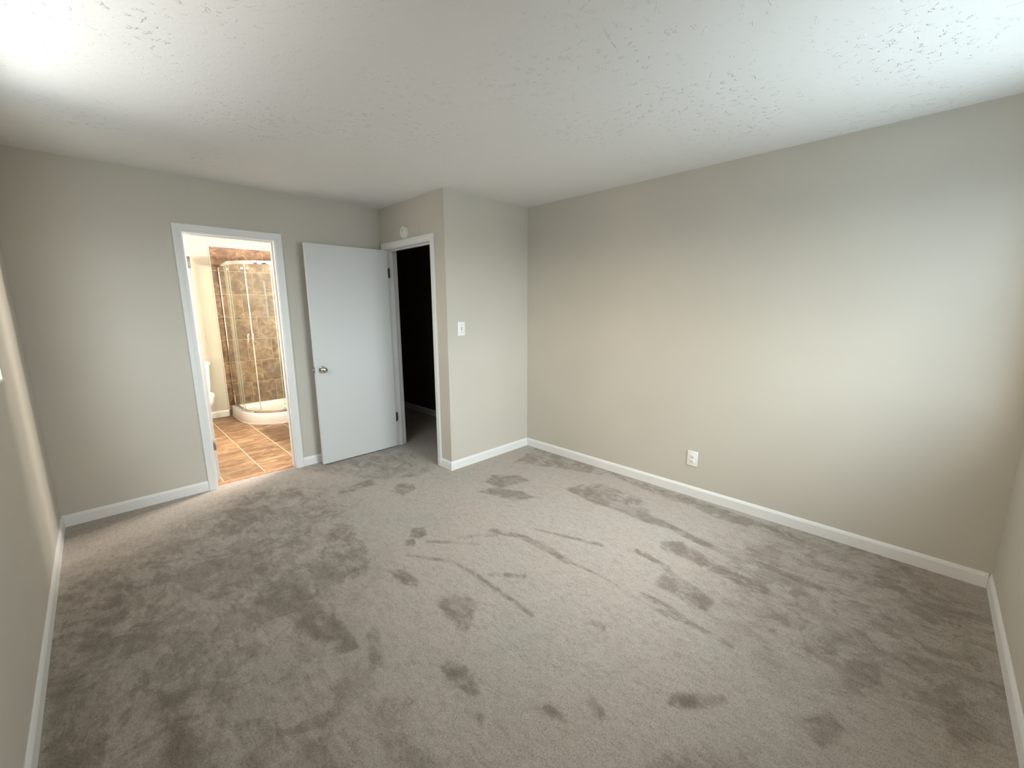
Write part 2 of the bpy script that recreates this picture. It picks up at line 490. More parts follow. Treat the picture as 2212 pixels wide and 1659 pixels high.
def struct(name, bm, mat, label, cat, smooth=False):
    return tag(obj(name, bm, mat, None, smooth), label, cat, 'structure')
NAP_PATCHES = [[[[0.665,-0.806],[0.862,-0.604],[0.966,-0.393],[1.143,-0.334],[1.146,-0.631],[1.056,-0.897],[0.923,-1.026],[0.792,-0.958]],.35],  # brushed patch, with some shade beside the bathroom light wedge painted in
 [[[0.615,-1.207],[0.655,-1.17],[0.697,-1.219],[0.701,-1.282],[0.656,-1.293]],.55],
 [[[0.782,-1.487],[0.832,-1.446],[0.852,-1.534],[0.809,-1.538]],.4],
 [[[0.72,-1.768],[0.781,-1.65],[0.87,-1.658],[0.953,-1.841],[0.982,-2.148],[0.976,-2.36],[0.966,-2.439],[0.906,-2.4],[0.865,-2.275],[0.825,-2.096],[0.773,-1.924]],.5],
 [[[1.004,-1.765],[1.126,-1.572],[1.299,-1.641],[1.313,-1.862],[1.223,-1.986],[1.075,-1.909]],.3],
 [[[1.196,-1.462],[1.322,-1.258],[1.418,-1.374],[1.347,-1.761],[1.224,-1.928],[1.167,-1.747]],.25],
 [[[1.334,-2.022],[1.406,-2.071],[1.411,-2.233],[1.371,-2.273],[1.334,-2.194]],.35],
 [[[1.871,-1.1],[1.991,-1.016],[2.063,-1.103],[2.035,-1.192],[1.915,-1.241]],.45],
 [[[2.551,-1.505],[2.685,-1.441],[2.83,-1.618],[2.814,-1.745],[2.675,-1.713],[2.542,-1.682]],.5],
 [[[2.362,-1.599],[2.515,-1.655],[2.626,-1.868],[2.611,-2.008],[2.451,-1.935],[2.422,-1.757]],.25],
 [[[1.621,-1.799],[1.684,-1.731],[1.742,-1.772],[1.705,-1.86],[1.649,-1.859]],.45],
 [[[1.532,-1.862],[1.585,-1.825],[1.621,-1.854],[1.574,-1.919]],.4],
 [[[2.911,-2.083],[3.087,-2.133],[3.058,-2.462],[2.981,-2.774],[2.966,-2.926],[2.907,-2.953],[2.88,-2.812],[2.891,-2.563],[2.864,-2.378]],.42],
 [[[3.003,-2.099],[3.205,-2.239],[3.163,-2.681],[2.994,-2.768],[2.942,-2.532]],.2],
 [[[2.718,-3.004],[2.791,-3.092],[2.722,-3.365],[2.699,-3.562],[2.672,-3.63],[2.601,-3.609],[2.62,-3.399],[2.638,-3.157],[2.648,-3.043]],.5],
 [[[2.476,-3.152],[2.301,-3.171],[2.292,-3.306],[2.267,-3.432],[2.38,-3.435],[2.427,-3.299]],.42],
 [[[1.68,-3.521],[1.726,-3.513],[1.795,-3.574],[1.854,-3.656],[1.841,-3.677],[1.788,-3.645],[1.708,-3.574]],.5],
 [[[1.175,-2.772],[1.228,-2.772],[1.243,-2.847],[1.225,-2.915],[1.211,-2.98],[1.185,-2.968],[1.163,-2.889],[1.156,-2.822]],.45],
 [[[1.47,-3.296],[1.5,-3.315],[1.485,-3.363],[1.449,-3.379],[1.438,-3.353]],.42],
 [[[1.133,-3.042],[1.153,-3.042],[1.159,-3.06],[1.124,-3.088]],.3],
 [[[1.397,-2.427],[1.486,-2.467],[1.537,-2.593],[1.475,-2.623],[1.379,-2.688],[1.362,-2.647],[1.363,-2.554]],.42],
 [[[1.038,-2.392],[1.078,-2.372],[1.04,-2.506],[0.999,-2.601],[0.953,-2.586]],.3],
 [[[0.952,-2.814],[0.991,-2.794],[1.009,-2.824],[0.981,-2.86]],.3],
 [[[1.809,-3.069],[1.849,-3.08],[1.853,-3.134],[1.826,-3.147]],.35],
 [[[1.308,-3.172],[1.376,-3.201],[1.362,-3.289],[1.343,-3.317],[1.329,-3.239]],.18],
 [[[0.327,-1.911],[0.355,-1.858],[0.405,-1.902],[0.411,-1.975],[0.372,-1.995]],.42],
 [[[0.315,-2.106],[0.346,-2.111],[0.399,-2.143],[0.411,-2.188],[0.404,-2.385],[0.378,-2.567],[0.297,-2.486],[0.313,-2.245]],.45],
 [[[0.022,-2.171],[0.026,-1.8],[0.086,-1.713],[0.18,-1.898],[0.202,-1.978],[0.18,-2.204],[0.169,-2.357],[0.024,-2.211]],.4],
 [[[0.033,-1.473],[0.037,-1.216],[0.125,-1.27],[0.205,-1.408],[0.226,-1.573],[0.213,-1.687],[0.113,-1.624]],.35],
 [[[0.243,-1.702],[0.249,-1.556],[0.315,-1.54],[0.356,-1.664],[0.331,-1.773],[0.283,-1.796]],.25],
 [[[0.334,-1.739],[0.368,-1.716],[0.433,-1.741],[0.4,-1.806],[0.353,-1.795]],.28],
 [[[0.476,-1.732],[0.507,-1.716],[0.544,-1.733],[0.541,-1.789],[0.501,-1.811]],.5],
 [[[0.574,-1.53],[0.642,-1.494],[0.72,-1.534],[0.703,-1.61],[0.636,-1.634]],.35],
 [[[0.142,-1.277],[0.21,-1.204],[0.373,-1.238],[0.437,-1.382],[0.355,-1.469],[0.222,-1.403]],.3],
 [[[0.024,-1.065],[0.052,-0.887],[0.142,-0.922],[0.159,-1.152],[0.092,-1.204]],.25],
 [[[0.195,-1.085],[0.214,-1.023],[0.383,-1.108],[0.433,-1.004],[0.514,-1.149],[0.431,-1.242],[0.317,-1.235]],.28],
 [[[0.486,-1.516],[0.504,-1.465],[0.528,-1.5],[0.513,-1.544]],.4],
 [[[0.949,-1.286],[1.08,-1.305],[1.171,-1.452],[1.115,-1.526],[0.978,-1.457]],.25],
 [[[0.812,-1.22],[0.899,-1.176],[0.97,-1.307],[0.911,-1.423],[0.829,-1.359]],.28],
 [[[1.485,-0.048],[1.735,-0.054],[2.484,-0.141],[2.437,-0.939],[2.182,-0.987],[1.869,-0.741]],.14],
 [[[1.21,-0.464],[1.356,-0.449],[1.36,-0.653],[1.273,-0.705]],.3],
 [[[1.485,-0.707],[1.692,-0.765],[1.869,-0.741],[1.865,-0.875],[1.645,-0.87],[1.497,-0.817]],.22],
 [[[3.023,-1.369],[3.532,-1.214],[3.593,-1.773],[3.524,-2.496],[3.48,-2.833],[3.312,-2.832],[3.416,-2.245],[3.212,-1.73]],.18],
 [[[3.208,-1.379],[3.392,-1.339],[3.403,-1.485],[3.247,-1.528]],.25],
 [[[3.524,-2.496],[3.443,-3.124],[3.412,-3.668],[3.328,-3.658],[3.285,-3.177],[3.39,-2.645]],.3],
 [[[2.854,-3.824],[3.169,-3.925],[3.227,-4.201],[3.294,-4.368],[2.735,-4.382],[2.354,-4.392],[2.187,-4.267],[2.562,-4.208],[2.687,-4.055]],.18],
 [[[2.42,-4.0],[2.519,-4.067],[2.495,-4.14],[2.279,-4.123],[2.267,-4.057]],.18],
 [[[1.937,-3.88],[2.084,-3.953],[2.024,-4.015],[1.89,-3.968]],.18],
 [[[0.816,-2.929],[0.924,-2.86],[0.935,-2.964],[0.959,-3.093],[0.872,-3.064]],.15],
 [[[0.962,-2.686],[0.975,-2.837],[0.935,-2.964],[0.848,-2.961],[0.785,-2.857],[0.812,-2.646]],.12],
 [[[1.397,-3.553],[1.597,-3.652],[1.736,-3.813],[1.601,-3.796],[1.381,-3.594]],.15]]
NAP_STROKES = [[[[1.659,-1.931],[1.776,-2.064],[1.87,-2.19]],0.013,0.35],[[[1.493,-1.978],[1.649,-2.222],[1.667,-2.429],[1.662,-2.615],[1.663,-2.73],[1.656,-2.851]],0.012,0.42],[[[2.048,-2.133],[2.134,-2.335],[2.141,-2.565],[2.128,-2.7]],0.034,0.3],[[[2.128,-2.7],[2.15,-2.894],[2.125,-3.187],[2.115,-3.314]],0.01,0.32],[[[2.247,-2.284],[2.334,-2.522],[2.413,-2.754]],0.014,0.28],[[[2.942,-2.937],[2.891,-3.125],[2.867,-3.369],[2.892,-3.573],[2.887,-3.795]],0.041,0.42],[[[2.51,-2.946],[2.5,-3.05],[2.476,-3.152]],0.024,0.38],[[[2.173,-3.162],[2.176,-3.285],[2.147,-3.397]],0.024,0.32],[[[2.122,-3.258],[2.149,-3.412],[2.138,-3.599]],0.016,0.32],[[[2.646,-3.619],[2.637,-3.765]],0.038,0.4],[[[1.858,-2.055],[2.026,-2.185]],0.028,0.15],[[[1.729,-2.468],[1.842,-2.612]],0.02,0.28],[[[0.745,-1.793],[0.83,-2.081]],0.032,0.2]]

# ------------------------------------------------------------------ the setting: walls, ceiling, floors
bm = bmesh.new()
y0, y1, z0, z1 = WL
for a, b in (((-EW, -L - EW, 0), (0, y0, H)), ((-EW, y1, 0), (0, TW, H)), ((-EW, y0, 0), (0, y1, z0)), ((-EW, y0, z1), (0, y1, H))):
    add_box(bm, a, b)
struct('wall_left', bm, M_WALL, 'beige left wall with a window, at the left edge of the room', 'wall')

bm = bmesh.new()
x0, x1, z0, z1 = WF
for a, b in (((0, -L - EW, 0), (x0, -L, H)), ((x1, -L - EW, 0), (W + TW, -L, H)), ((x0, -L - EW, 0), (x1, -L, z0)), ((x0, -L - EW, z1), (x1, -L, H))):
    add_box(bm, a, b)
struct('wall_front', bm, M_WALL, 'beige wall seen only as a strip at the right edge', 'wall')

# back wall with the bathroom doorway
BX0, BX1, BZ = 0.890, 1.506, 2.039       # clear opening between the jambs
JT = 0.018                                # jamb thickness
bm = bmesh.new()
add_box(bm, (0, 0, 0), (BX0 - JT, TW, H))
add_box(bm, (BX1 + JT, 0, 0), (S, TW, H))
add_box(bm, (BX0 - JT, 0, BZ + JT), (BX1 + JT, TW, H))
struct('wall_back', bm, M_WALL, 'beige back wall around the lit bathroom doorway', 'wall')

# wall with the hall doorway (continues as the bathroom / hall partition)
HY0, HY1, HZ = -0.880, -0.095, 2.044
bm = bmesh.new()
add_box(bm, (S, -B, 0), (S + TW, HY0 - JT, H))
add_box(bm, (S, HY1 + JT, 0), (S + TW, HY, H))
add_box(bm, (S, HY0 - JT, HZ + JT), (S + TW, HY1 + JT, H))
struct('wall_hall', bm, M_WALL, 'narrow beige wall around the dark hall doorway, below the smoke detector', 'wall')

struct('wall_switch', box_bm((S + TW, -B, 0), (W, -B + TW, H)), M_WALL, 'short beige wall carrying the light switch', 'wall')
struct('wall_right', box_bm((W, -L, 0), (W + TW, -B + TW, H)), M_WALL, 'long bare beige wall on the right with one outlet', 'wall')
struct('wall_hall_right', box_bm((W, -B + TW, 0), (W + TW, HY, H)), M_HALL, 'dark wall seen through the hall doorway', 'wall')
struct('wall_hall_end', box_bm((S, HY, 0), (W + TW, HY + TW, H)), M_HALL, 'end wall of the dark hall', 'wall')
struct('wall_bathroom_back', box_bm((BXL - TW, BY, 0), (S, BY + TW, H)), M_WALL, 'cream bathroom wall behind toilet and shower', 'wall')
struct('wall_bathroom_left', box_bm((BXL - TW, TW, 0), (BXL, BY, H)), M_WALL, 'left bathroom wall hidden behind the door frame', 'wall')

# ceiling
def grid_bm(x0, x1, y0, y1, z, st):
    bm = bmesh.new()
    nx = max(1, int(round((x1 - x0) / st)))
    ny = max(1, int(round((y1 - y0) / st)))
    V = [[bm.verts.new((x0 + (x1 - x0) * i / nx, y0 + (y1 - y0) * j / ny, z)) for i in range(nx + 1)] for j in range(ny + 1)]
    for j in range(ny):
        for i in range(nx):
            bm.faces.new((V[j][i], V[j][i + 1], V[j + 1][i + 1], V[j + 1][i]))
    return bm
struct('ceiling', box_bm((-EW, -L - EW, H), (W + TW, HY + TW, H + 0.12)), M_CEIL, 'white textured ceiling', 'ceiling')

struct('floor_base', box_bm((-EW, -L - EW, -0.15), (W + TW, HY + TW, -0.005)), M_GROUT, 'solid base under the carpet', 'floor')

# carpet: one mesh, its brushed nap stored per vertex
def seg_dist(px, py, pts, closed):
    d = np.full(px.shape, 1e9)
    n = len(pts)
    for i in range(n if closed else n - 1):
        ax, ay = pts[i]
        bx, by = pts[(i + 1) % n]
        vx, vy = bx - ax, by - ay
        tt = np.clip(((px - ax) * vx + (py - ay) * vy) / (vx * vx + vy * vy + 1e-12), 0, 1)
        d = np.minimum(d, np.hypot(px - ax - tt * vx, py - ay - tt * vy))
    return d

def inside(px, py, pts):
    r = np.zeros(px.shape, bool)
    n = len(pts)
    for i in range(n):
        ax, ay = pts[i]
        bx, by = pts[(i + 1) % n]
        if abs(by - ay) < 1e-9:
            continue
        c = ((ay > py) != (by > py)) & (px < (bx - ax) * (py - ay) / (by - ay) + ax)
        r ^= c
    return r

def nap_at(px, py):
    # trodden, un-brushed zones with some light falloff painted in: left side and far right
    def soft(cx, cy_, rx, ry, ang, s):
        c, q = math.cos(ang), math.sin(ang)
        u, v = (px - cx) * c + (py - cy_) * q, -(px - cx) * q + (py - cy_) * c
        r = np.sqrt((u / rx) ** 2 + (v / ry) ** 2)
        return np.clip((1.25 - r) / 0.5, 0, 1) * s
    n = np.maximum(soft(0.55, -1.55, 0.75, 0.85, 0.5, 0.17), soft(1.05, -0.85, 0.55, 0.6, 0.0, 0.15))
    n = np.maximum(n, soft(0.45, -2.3, 0.45, 0.8, 0.2, 0.16))
    n = np.maximum(n, soft(2.9, -3.9, 0.75, 0.6, 0.0, 0.16))
    for pts, s in NAP_PATCHES:
        xs = [p[0] for p in pts]
        ys = [p[1] for p in pts]
        sel = (px > min(xs) - 0.1) & (px < max(xs) + 0.1) & (py > min(ys) - 0.1) & (py < max(ys) + 0.1)
        if not sel.any():
            continue
        qx, qy = px[sel], py[sel]
        d = seg_dist(qx, qy, pts, True)
        sd = np.where(inside(qx, qy, pts), d, -d)
        wd = 0.055 if np.ptp(xs) + np.ptp(ys) > 0.35 else 0.03
        f = np.clip(sd / wd + 0.5, 0, 1)
        f = f * f * (3 - 2 * f)
        n[sel] = np.maximum(n[sel], f * s)
    for pts, w, s in NAP_STROKES:
        w, s = w * 0.75, s * 1.0
        d = seg_dist(px, py, pts, False)
        f = np.clip((w + 0.010 - d) / 0.020, 0, 1)
        n = np.maximum(n, f * s)
    return n

def carpet():
    rng = np.random.default_rng(4)
    verts, faces = [], []
    def grid(x0, x1, y0, y1, st):
        base = sum(len(v) for v in verts)
        nx, ny = int(round((x1 - x0) / st)), int(round((y1 - y0) / st))
        X, Y = np.meshgrid(np.linspace(x0, x1, nx + 1), np.linspace(y0, y1, ny + 1))
        Z = rng.normal(0, 0.0011, X.shape)
        verts.append(np.stack([X.ravel(), Y.ravel(), Z.ravel()], 1))
        idx = base + np.arange((nx + 1) * (ny + 1)).reshape(ny + 1, nx + 1)
        faces.append(np.stack([idx[:-1, :-1], idx[:-1, 1:], idx[1:, 1:], idx[1:, :-1]], -1).reshape(-1, 4))
    grid(0, W, -L, 0.0, 0.011)                    # bedroom, through the hall doorway
    grid(BX0 - JT, BX1 + JT, 0.0, 0.052, 0.011)   # tongue into the bathroom doorway
    grid(S, W, 0.0, HY, 0.05)                     # hall
    v = np.concatenate(verts)
    f = np.concatenate(faces)
    me = bpy.data.meshes.new('floor')
    me.from_pydata(v.tolist(), [], f.tolist())
    at = me.attributes.new('nap', 'FLOAT', 'POINT')
    at.data.foreach_set('value', nap_at(v[:, 0], v[:, 1]).astype(np.float32))
    me.materials.append(M_CARPET)
    for p in me.polygons:
        p.use_smooth = True
    o = bpy.data.objects.new('floor', me)
    C.objects.link(o)
    tag(o, 'taupe carpet with brushed darker marks over the whole room', 'carpet', 'structure')
carpet()

# bathroom floor: stone tiles in staggered columns over a grout bed
def tile_floor():
    bm = bmesh.new()
    add_box(bm, (BXL, 0.10, -0.03), (S, BY, -0.0008))
    for f in bm.faces:
        f.material_index = 1
    g = 0.006
    xs = [0.322, 0.637, 0.952, 1.270, 1.588, 1.903, 2.218, 2.533]
    offs = [0.33, 0.47, 0.33, 0.472, 0.33, 0.472, 0.33]
    for i in range(len(xs) - 1):
        y = offs[i] - 0.65
        while y < BY:
            a = (max(xs[i] + g / 2, BXL), max(y + g / 2, 0.125), -0.02)
            b = (min(xs[i + 1] - g / 2, S), min(y + 0.65 - g / 2, BY), 0.0)
            if b[0] - a[0] > 0.01 and b[1] - a[1] > 0.01:
                add_box(bm, a, b)
            y += 0.65
    struct('floor_bathroom', bm, [M_FTILE, M_FGROUT], 'brown stone tile floor of the bathroom', 'tiled floor')
tile_floor()
bm = box_bm((BX0 - JT, 0.055, -0.01), (BX1 + JT, 0.122, 0.004), 0.003)
struct('trim_threshold', bm, M_THRESH, 'terracotta strip between bathroom tile and carpet', 'threshold')

# shower wall tiles, 12 inch running bond
def tile_wall():
    bm = bmesh.new()
    TX0, TZ1, p, g = 1.520, 2.275, 0.3065, 0.004
    add_box(bm, (TX0, BY - 0.009, 0.0), (S, BY, TZ1))
    add_box(bm, (S - 0.009, 1.70, 0.0), (S, BY - 0.009, TZ1))
    for f in bm.faces:
        f.material_index = 1
    row = 0
    z = TZ1
    while z > 0.0:
        zl = max(z - p + 0.001, 0.0)
        start = TX0 if row % 2 == 0 else TX0 - p / 2
        x = start
        while x < S - 0.01:
            a, b = max(x, TX0) + (g / 2 if x >= TX0 else 0), min(x + p, S - 0.009) - g / 2
            if b - a > 0.02:
                add_box(bm, (a, BY - 0.012, zl + g / 2), (b, BY - 0.004, z - g / 2))
            x += p
        y = BY - 0.012 - (0 if row % 2 else p / 2)
        y1_ = BY - 0.012
        ys = []
        yy = BY - 0.012 - (p / 2 if row % 2 == 0 else p)
        while y1_ > 1.70:
            ya = max(yy, 1.70)
            add_box(bm, (S - 0.012, ya + g / 2, zl + g / 2), (S - 0.004, y1_ - g / 2, z - g / 2))
            y1_ = yy
            yy -= p
        z -= p - 0.001
        row += 1
    struct('wall_shower_tile', bm, [M_WTILE, M_GROUT], 'brown stone tiles on the wall behind the shower', 'wall tile')
tile_wall()
bm = box_bm((1.512, BY - 0.013, 0.085), (1.520, BY, 2.283), 0.002)
add_box(bm, (1.512, BY - 0.013, 2.275), (S, BY, 2.283), 0.002)
struct('trim_tile_edge', bm, M_TRIM, 'pale edge strip along the brown shower tile', 'tile edge')

# ------------------------------------------------------------------ baseboards
PROF_BB = [(0, 0), (BBT, 0), (BBT, BBH * 0.76), (BBT * 0.86, BBH * 0.83), (BBT * 0.42, BBH * 0.965), (BBT * 0.2, BBH), (0, BBH)]
def baseboard(name, path, label, side, prof=PROF_BB):
    """path of floor points along the wall; side = +1 when the room lies left of the walking direction"""
    bm = bmesh.new()
    P = [Vector((x, y, 0)) for x, y in path]
    fr = []
    for i, p in enumerate(P):
        dirs = []
        if i > 0:
            dirs.append((P[i] - P[i - 1]).normalized())
        if i < len(P) - 1:
            dirs.append((P[i + 1] - P[i]).normalized())
        ns = [Vector((-d.y, d.x, 0)) * side for d in dirs]
        if len(ns) == 2:
            k = ns[0] + ns[1]
            nrm = k / max(1e-6, k.dot(ns[0]))
        else:
            nrm = ns[0]
        fr.append((nrm, Vector((0, 0, 1))))
    add_sweep(bm, P, fr, prof)
    return struct(name, bm, M_TRIM, label, 'baseboard')
CW, CT = 0.057, 0.017      # casing
RV = 0.005                 # casing reveal
e = 0.001
baseboard('baseboard_left', [(0, -L + BBT), (0, -BBT - e)], 'white baseboard along the left wall', -1)
baseboard('baseboard_back', [(e, 0), (BX0 - RV - CW - 0.001, 0)], 'white baseboard left of the bathroom doorway', -1)
baseboard('baseboard_doors', [(BX1 + RV + CW + 0.001, 0), (S - 0.002, 0)], 'short white baseboard between bathroom doorway and open white door', -1)
baseboard('baseboard_switch', [(S, HY0 - RV - CW - 0.001), (S, -B), (W - BBT - e, -B)], 'white baseboard wrapping the corner under the light switch', -1)
baseboard('baseboard_right', [(W, -B - e), (W, -L + BBT + e)], 'long white baseboard along the right wall', -1)
baseboard('baseboard_front', [(W - e, -L), (e, -L)], 'white baseboard at the right edge of the picture', -1)
baseboard('baseboard_hall', [(W, HY - e), (W, -B + TW + e)], 'dim baseboard inside the dark hall', -1)
baseboard('baseboard_bathroom', [(BXL + e, BY), (1.508, BY)], 'white baseboard beside the toilet', -1, [(u * 1.15, v * 1.06) for u, v in PROF_BB])

# ------------------------------------------------------------------ door frames
PROF_CAS = [(0, 0), (0, 0.010), (0.004, 0.0115), (0.016, 0.0115), (0.030, 0.0150), (0.044, CT), (0.054, CT), (CW, CT - 0.003), (CW, 0)]
def casing_bm(axis, a0, a1, ztop, plane, out_dir, za=0.0, zb=0.0):
    """mitred casing around an opening a0..a1 (along axis 'x' or 'y'), inner edge at a0/a1/ztop"""
    bm = bmesh.new()
    def P(a, z):
        return Vector((a, plane, z)) if axis == 'x' else Vector((plane, a, z))
    A = Vector((1, 0, 0)) if axis == 'x' else Vector((0, 1, 0))
    Z = Vector((0, 0, 1))
    O = Vector(out_dir)
    path = [P(a0, za), P(a0, ztop), P(a1, ztop), P(a1, zb)]
    fr = [(-A, O), (-A + Z, O), (A + Z, O), (A, O)]
    add_sweep(bm, path, fr, PROF_CAS)
    return bm

def frame_bath():
    root = thing('trim_1', 'white door frame around the lit bathroom doorway', 'door frame', (BX0, 0, 0))
    root['kind'] = 'structure'
    obj('casing', casing_bm('x', BX0 - RV, BX1 + RV, BZ + RV, 0.0, (0, -1, 0)), M_TRIM, root)
    obj('casing', casing_bm('x', BX0 - RV, BX1 + RV, BZ + RV, TW, (0, 1, 0)), M_TRIM, root)
    bm = bmesh.new()
    add_box(bm, (BX0 - JT, 0.0, 0.0), (BX0, TW, BZ))
    add_box(bm, (BX1, 0.0, 0.0), (BX1 + JT, TW, BZ))
    add_box(bm, (BX0 - JT, 0.0, BZ), (BX1 + JT, TW, BZ + JT))
    obj('jamb', bm, M_TRIM, root)
    bm = bmesh.new()
    st, s0, s1 = 0.011, 0.038, 0.074
    add_box(bm, (BX0, s0, 0.0), (BX0 + st, s1, BZ - st), 0.002)
    add_box(bm, (BX1 - st, s0, 0.0), (BX1, s1, BZ - st), 0.002)
    add_box(bm, (BX0, s0, BZ - st), (BX1, s1, BZ), 0.002)
    obj('door_stop', bm, M_TRIM, root)
frame_bath()

def frame_hall():
    root = thing('trim_2', 'white door frame around the dark hall doorway', 'door frame', (S, HY0, 0))
    root['kind'] = 'structure'
    obj('casing', casing_bm('y', HY0 - RV, HY1 + RV, HZ + RV, S, (-1, 0, 0)), M_TRIM, root)
    obj('casing', casing_bm('y', HY0 - RV, HY1 + RV, HZ + RV, S + TW, (1, 0, 0)), M_TRIM, root)
    bm = bmesh.new()
    add_box(bm, (S, HY0 - JT, 0), (S + TW, HY0, HZ))
    add_box(bm, (S, HY1, 0), (S + TW, HY1 + JT, HZ))
    add_box(bm, (S, HY0 - JT, HZ), (S + TW, HY1 + JT, HZ + JT))
    obj('jamb', bm, M_TRIM, root)
    bm = bmesh.new()
    st, s0, s1 = 0.011, S + 0.040, S + 0.075
    add_box(bm, (s0, HY0, 0.0), (s1, HY0 + st, HZ - st), 0.002)
    add_box(bm, (s0, HY1 - st, 0.0), (s1, HY1, HZ - st), 0.002)
    add_box(bm, (s0, HY0, HZ - st), (s1, HY1, HZ), 0.002)
    obj('door_stop', bm, M_TRIM, root)
frame_hall()

# ------------------------------------------------------------------ open white door against the back wall
def knob_bm(origin, axis):
    bm = bmesh.new()
    add_lathe(bm, [(0.0, 0.0), (0.031, 0.0), (0.032, 0.003), (0.029, 0.007), (0.016, 0.010), (0.0125, 0.014), (0.0115, 0.024), (0.013, 0.030),
                   (0.020, 0.034), (0.0255, 0.041), (0.027, 0.049), (0.0255, 0.057), (0.020, 0.0625), (0.012, 0.065), (0.0, 0.0655)], origin, axis, 40)
    return bm

def hall_door():
    yf, yb = -0.1245, -0.0895
    xa, xb = 1.708, 2.4905
    z0, z1 = 0.010, 2.037
    root = thing('door_1', 'plain white slab door standing open against the back wall', 'door', (xb, yb, 0))
    root['kind'] = 'structure'
    obj('slab', box_bm((xa, yf, z0), (xb, yb, z1), 0.0025, 2), M_DOOR, root)
    zk, xk = 0.918, xa + 0.062
    k = obj('knob', knob_bm((xk, yf, zk), (0, -1, 0)), M_NICKEL, root, True)
    k['label'] = 'round polished knob'
    obj('knob', knob_bm((xk, yb, zk), (0, 1, 0)), M_NICKEL, root, True)
    bm = box_bm((xa - 0.0015, (yf + yb) / 2 - 0.0125, zk - 0.028), (xa + 0.001, (yf + yb) / 2 + 0.0125, zk + 0.028), 0.0006)
    lp = obj('latch_plate', bm, M_STEEL, root)
    bm = bmesh.new()
    add_lathe(bm, [(0.0, 0.0), (0.0075, 0.0), (0.0075, 0.008), (0.004, 0.0115), (0.0, 0.012)], (xa - 0.0015, (yf + yb) / 2, zk), (-1, 0, 0), 20)
    lb = obj('latch_bolt', bm, M_NICKEL, root, True)
    subpart(lb, lp)
    for zc in (1.820, 0.325):
        bm = bmesh.new()
        h = 0.089
        add_box(bm, (xb, yf + 0.002, zc - h / 2), (xb + 0.002, yb, zc + h / 2))
        add_box(bm, (S + 0.001, HY1 - 0.0025, zc - h / 2), (S + 0.034, HY1, zc + h / 2), 0.0006)
        add_lathe(bm, [(0.0, -h / 2 - 0.006), (0.006, -h / 2 - 0.002), (0.0065, -h / 2), (0.0065, h / 2), (0.006, h / 2 + 0.002), (0.0, h / 2 + 0.006)], (xb + 0.004, yf - 0.002, zc), (0, 0, 1), 16)
        obj('hinge', bm, M_BRONZE, root, True)
hall_door()

def bath_door():
    xa, xb, ya, yb = 0.899, 0.934, 0.128, 0.733
    z0, z1 = 0.020, BZ - 0.006
    root = thing('door_2', 'white bathroom door swung inside, seen edge-on at the left of the lit doorway', 'door', (xa, ya, 0))
    root['kind'] = 'structure'
    obj('slab', box_bm((xa, ya, z0), (xb, yb, z1), 0.002), M_DOOR, root)
    obj('knob', knob_bm((xb, yb - 0.062, 0.92), (1, 0, 0)), M_NICKEL, root, True)
    obj('knob', knob_bm((xa, yb - 0.062, 0.92), (-1, 0, 0)), M_NICKEL, root, True)
    h = 0.089
    for zc in (1.835, 0.335):
        bm = box_bm((xa + 0.004, ya - 0.002, zc - h / 2), (xb - 0.001, ya + 0.001, zc + h / 2), 0.0006)
        add_lathe(bm, [(0.0, -h / 2 - 0.006), (0.006, -h / 2 - 0.002), (0.0065, -h / 2), (0.0065, h / 2), (0.006, h / 2 + 0.002), (0.0, h / 2 + 0.006)], (xa - 0.006, ya - 0.001, zc), (0, 0, 1), 16)
        obj('hinge', bm, M_STEEL, root, True)
bath_door()

# ------------------------------------------------------------------ windows
def window(name, label, axis, a0, a1, z0, z1, plane, outward):
    """double-hung vinyl window set in the outer half of the wall; axis = direction it runs along"""
    def bx(a, b, za, zb, d0, d1, bev=0.0):
        p0, p1 = plane + outward * d0, plane + outward * d1
        if axis == 'y':
            return (p0, a, za), (p1, b, zb), bev
        return (a, p0, za), (b, p1, zb), bev
    loc = (plane, (a0 + a1) / 2, z0) if axis == 'y' else ((a0 + a1) / 2, plane, z0)
    root = thing(name, label, 'window', loc)
    root['kind'] = 'structure'
    bm = bmesh.new()
    fw_ = 0.045
    for q in (bx(a0, a0 + fw_, z0, z1, 0.038, 0.105, 0.003), bx(a1 - fw_, a1, z0, z1, 0.038, 0.105, 0.003),
              bx(a0 + fw_, a1 - fw_, z0, z0 + fw_, 0.038, 0.105, 0.003), bx(a0 + fw_, a1 - fw_, z1 - fw_, z1, 0.038, 0.105, 0.003)):
        add_box(bm, *q)
    obj('frame', bm, M_VINYL, root)
    zm = (z0 + z1) / 2
    for za, zb, d in ((z0 + fw_, zm + 0.018, 0.044), (zm - 0.018, z1 - fw_, 0.072)):
        bm = bmesh.new()
        s = 0.036
        aa, ab = a0 + fw_, a1 - fw_
        for q in (bx(aa, aa + s, za, zb, d, d + 0.026, 0.002), bx(ab - s, ab, za, zb, d, d + 0.026, 0.002),
                  bx(aa + s, ab - s, za, za + s, d, d + 0.026, 0.002), bx(aa + s, ab - s, zb - s, zb, d, d + 0.026, 0.002)):
            add_box(bm, *q)
        sash = obj('sash', bm, M_VINYL, root)
        pn = obj('pane', box_bm(*bx(aa + s, ab - s, za + s, zb - s, d + 0.011, d + 0.015)[:2]), M_PANE, root)
        subpart(pn, sash)
    bm = box_bm(*bx(a0 - 0.0, a1 + 0.0, z0, z0 + 0.012, -0.004, 0.040, 0.003))
    for q in (bx(a1 - 0.010, a1, z0 + 0.012, z1, 0.0, 0.038), bx(a0, a0 + 0.010, z0 + 0.012, z1, 0.0, 0.038), bx(a0 + 0.010, a1 - 0.010, z1 - 0.010, z1, 0.0, 0.038)):
        add_box(bm, *q[:2])
    obj('reveal_lining', bm, M_TRIM, root)
window('window_1', 'bright window in the left wall, only its corner showing', 'y', WL[0], WL[1], WL[2], WL[3], 0.0, -1)
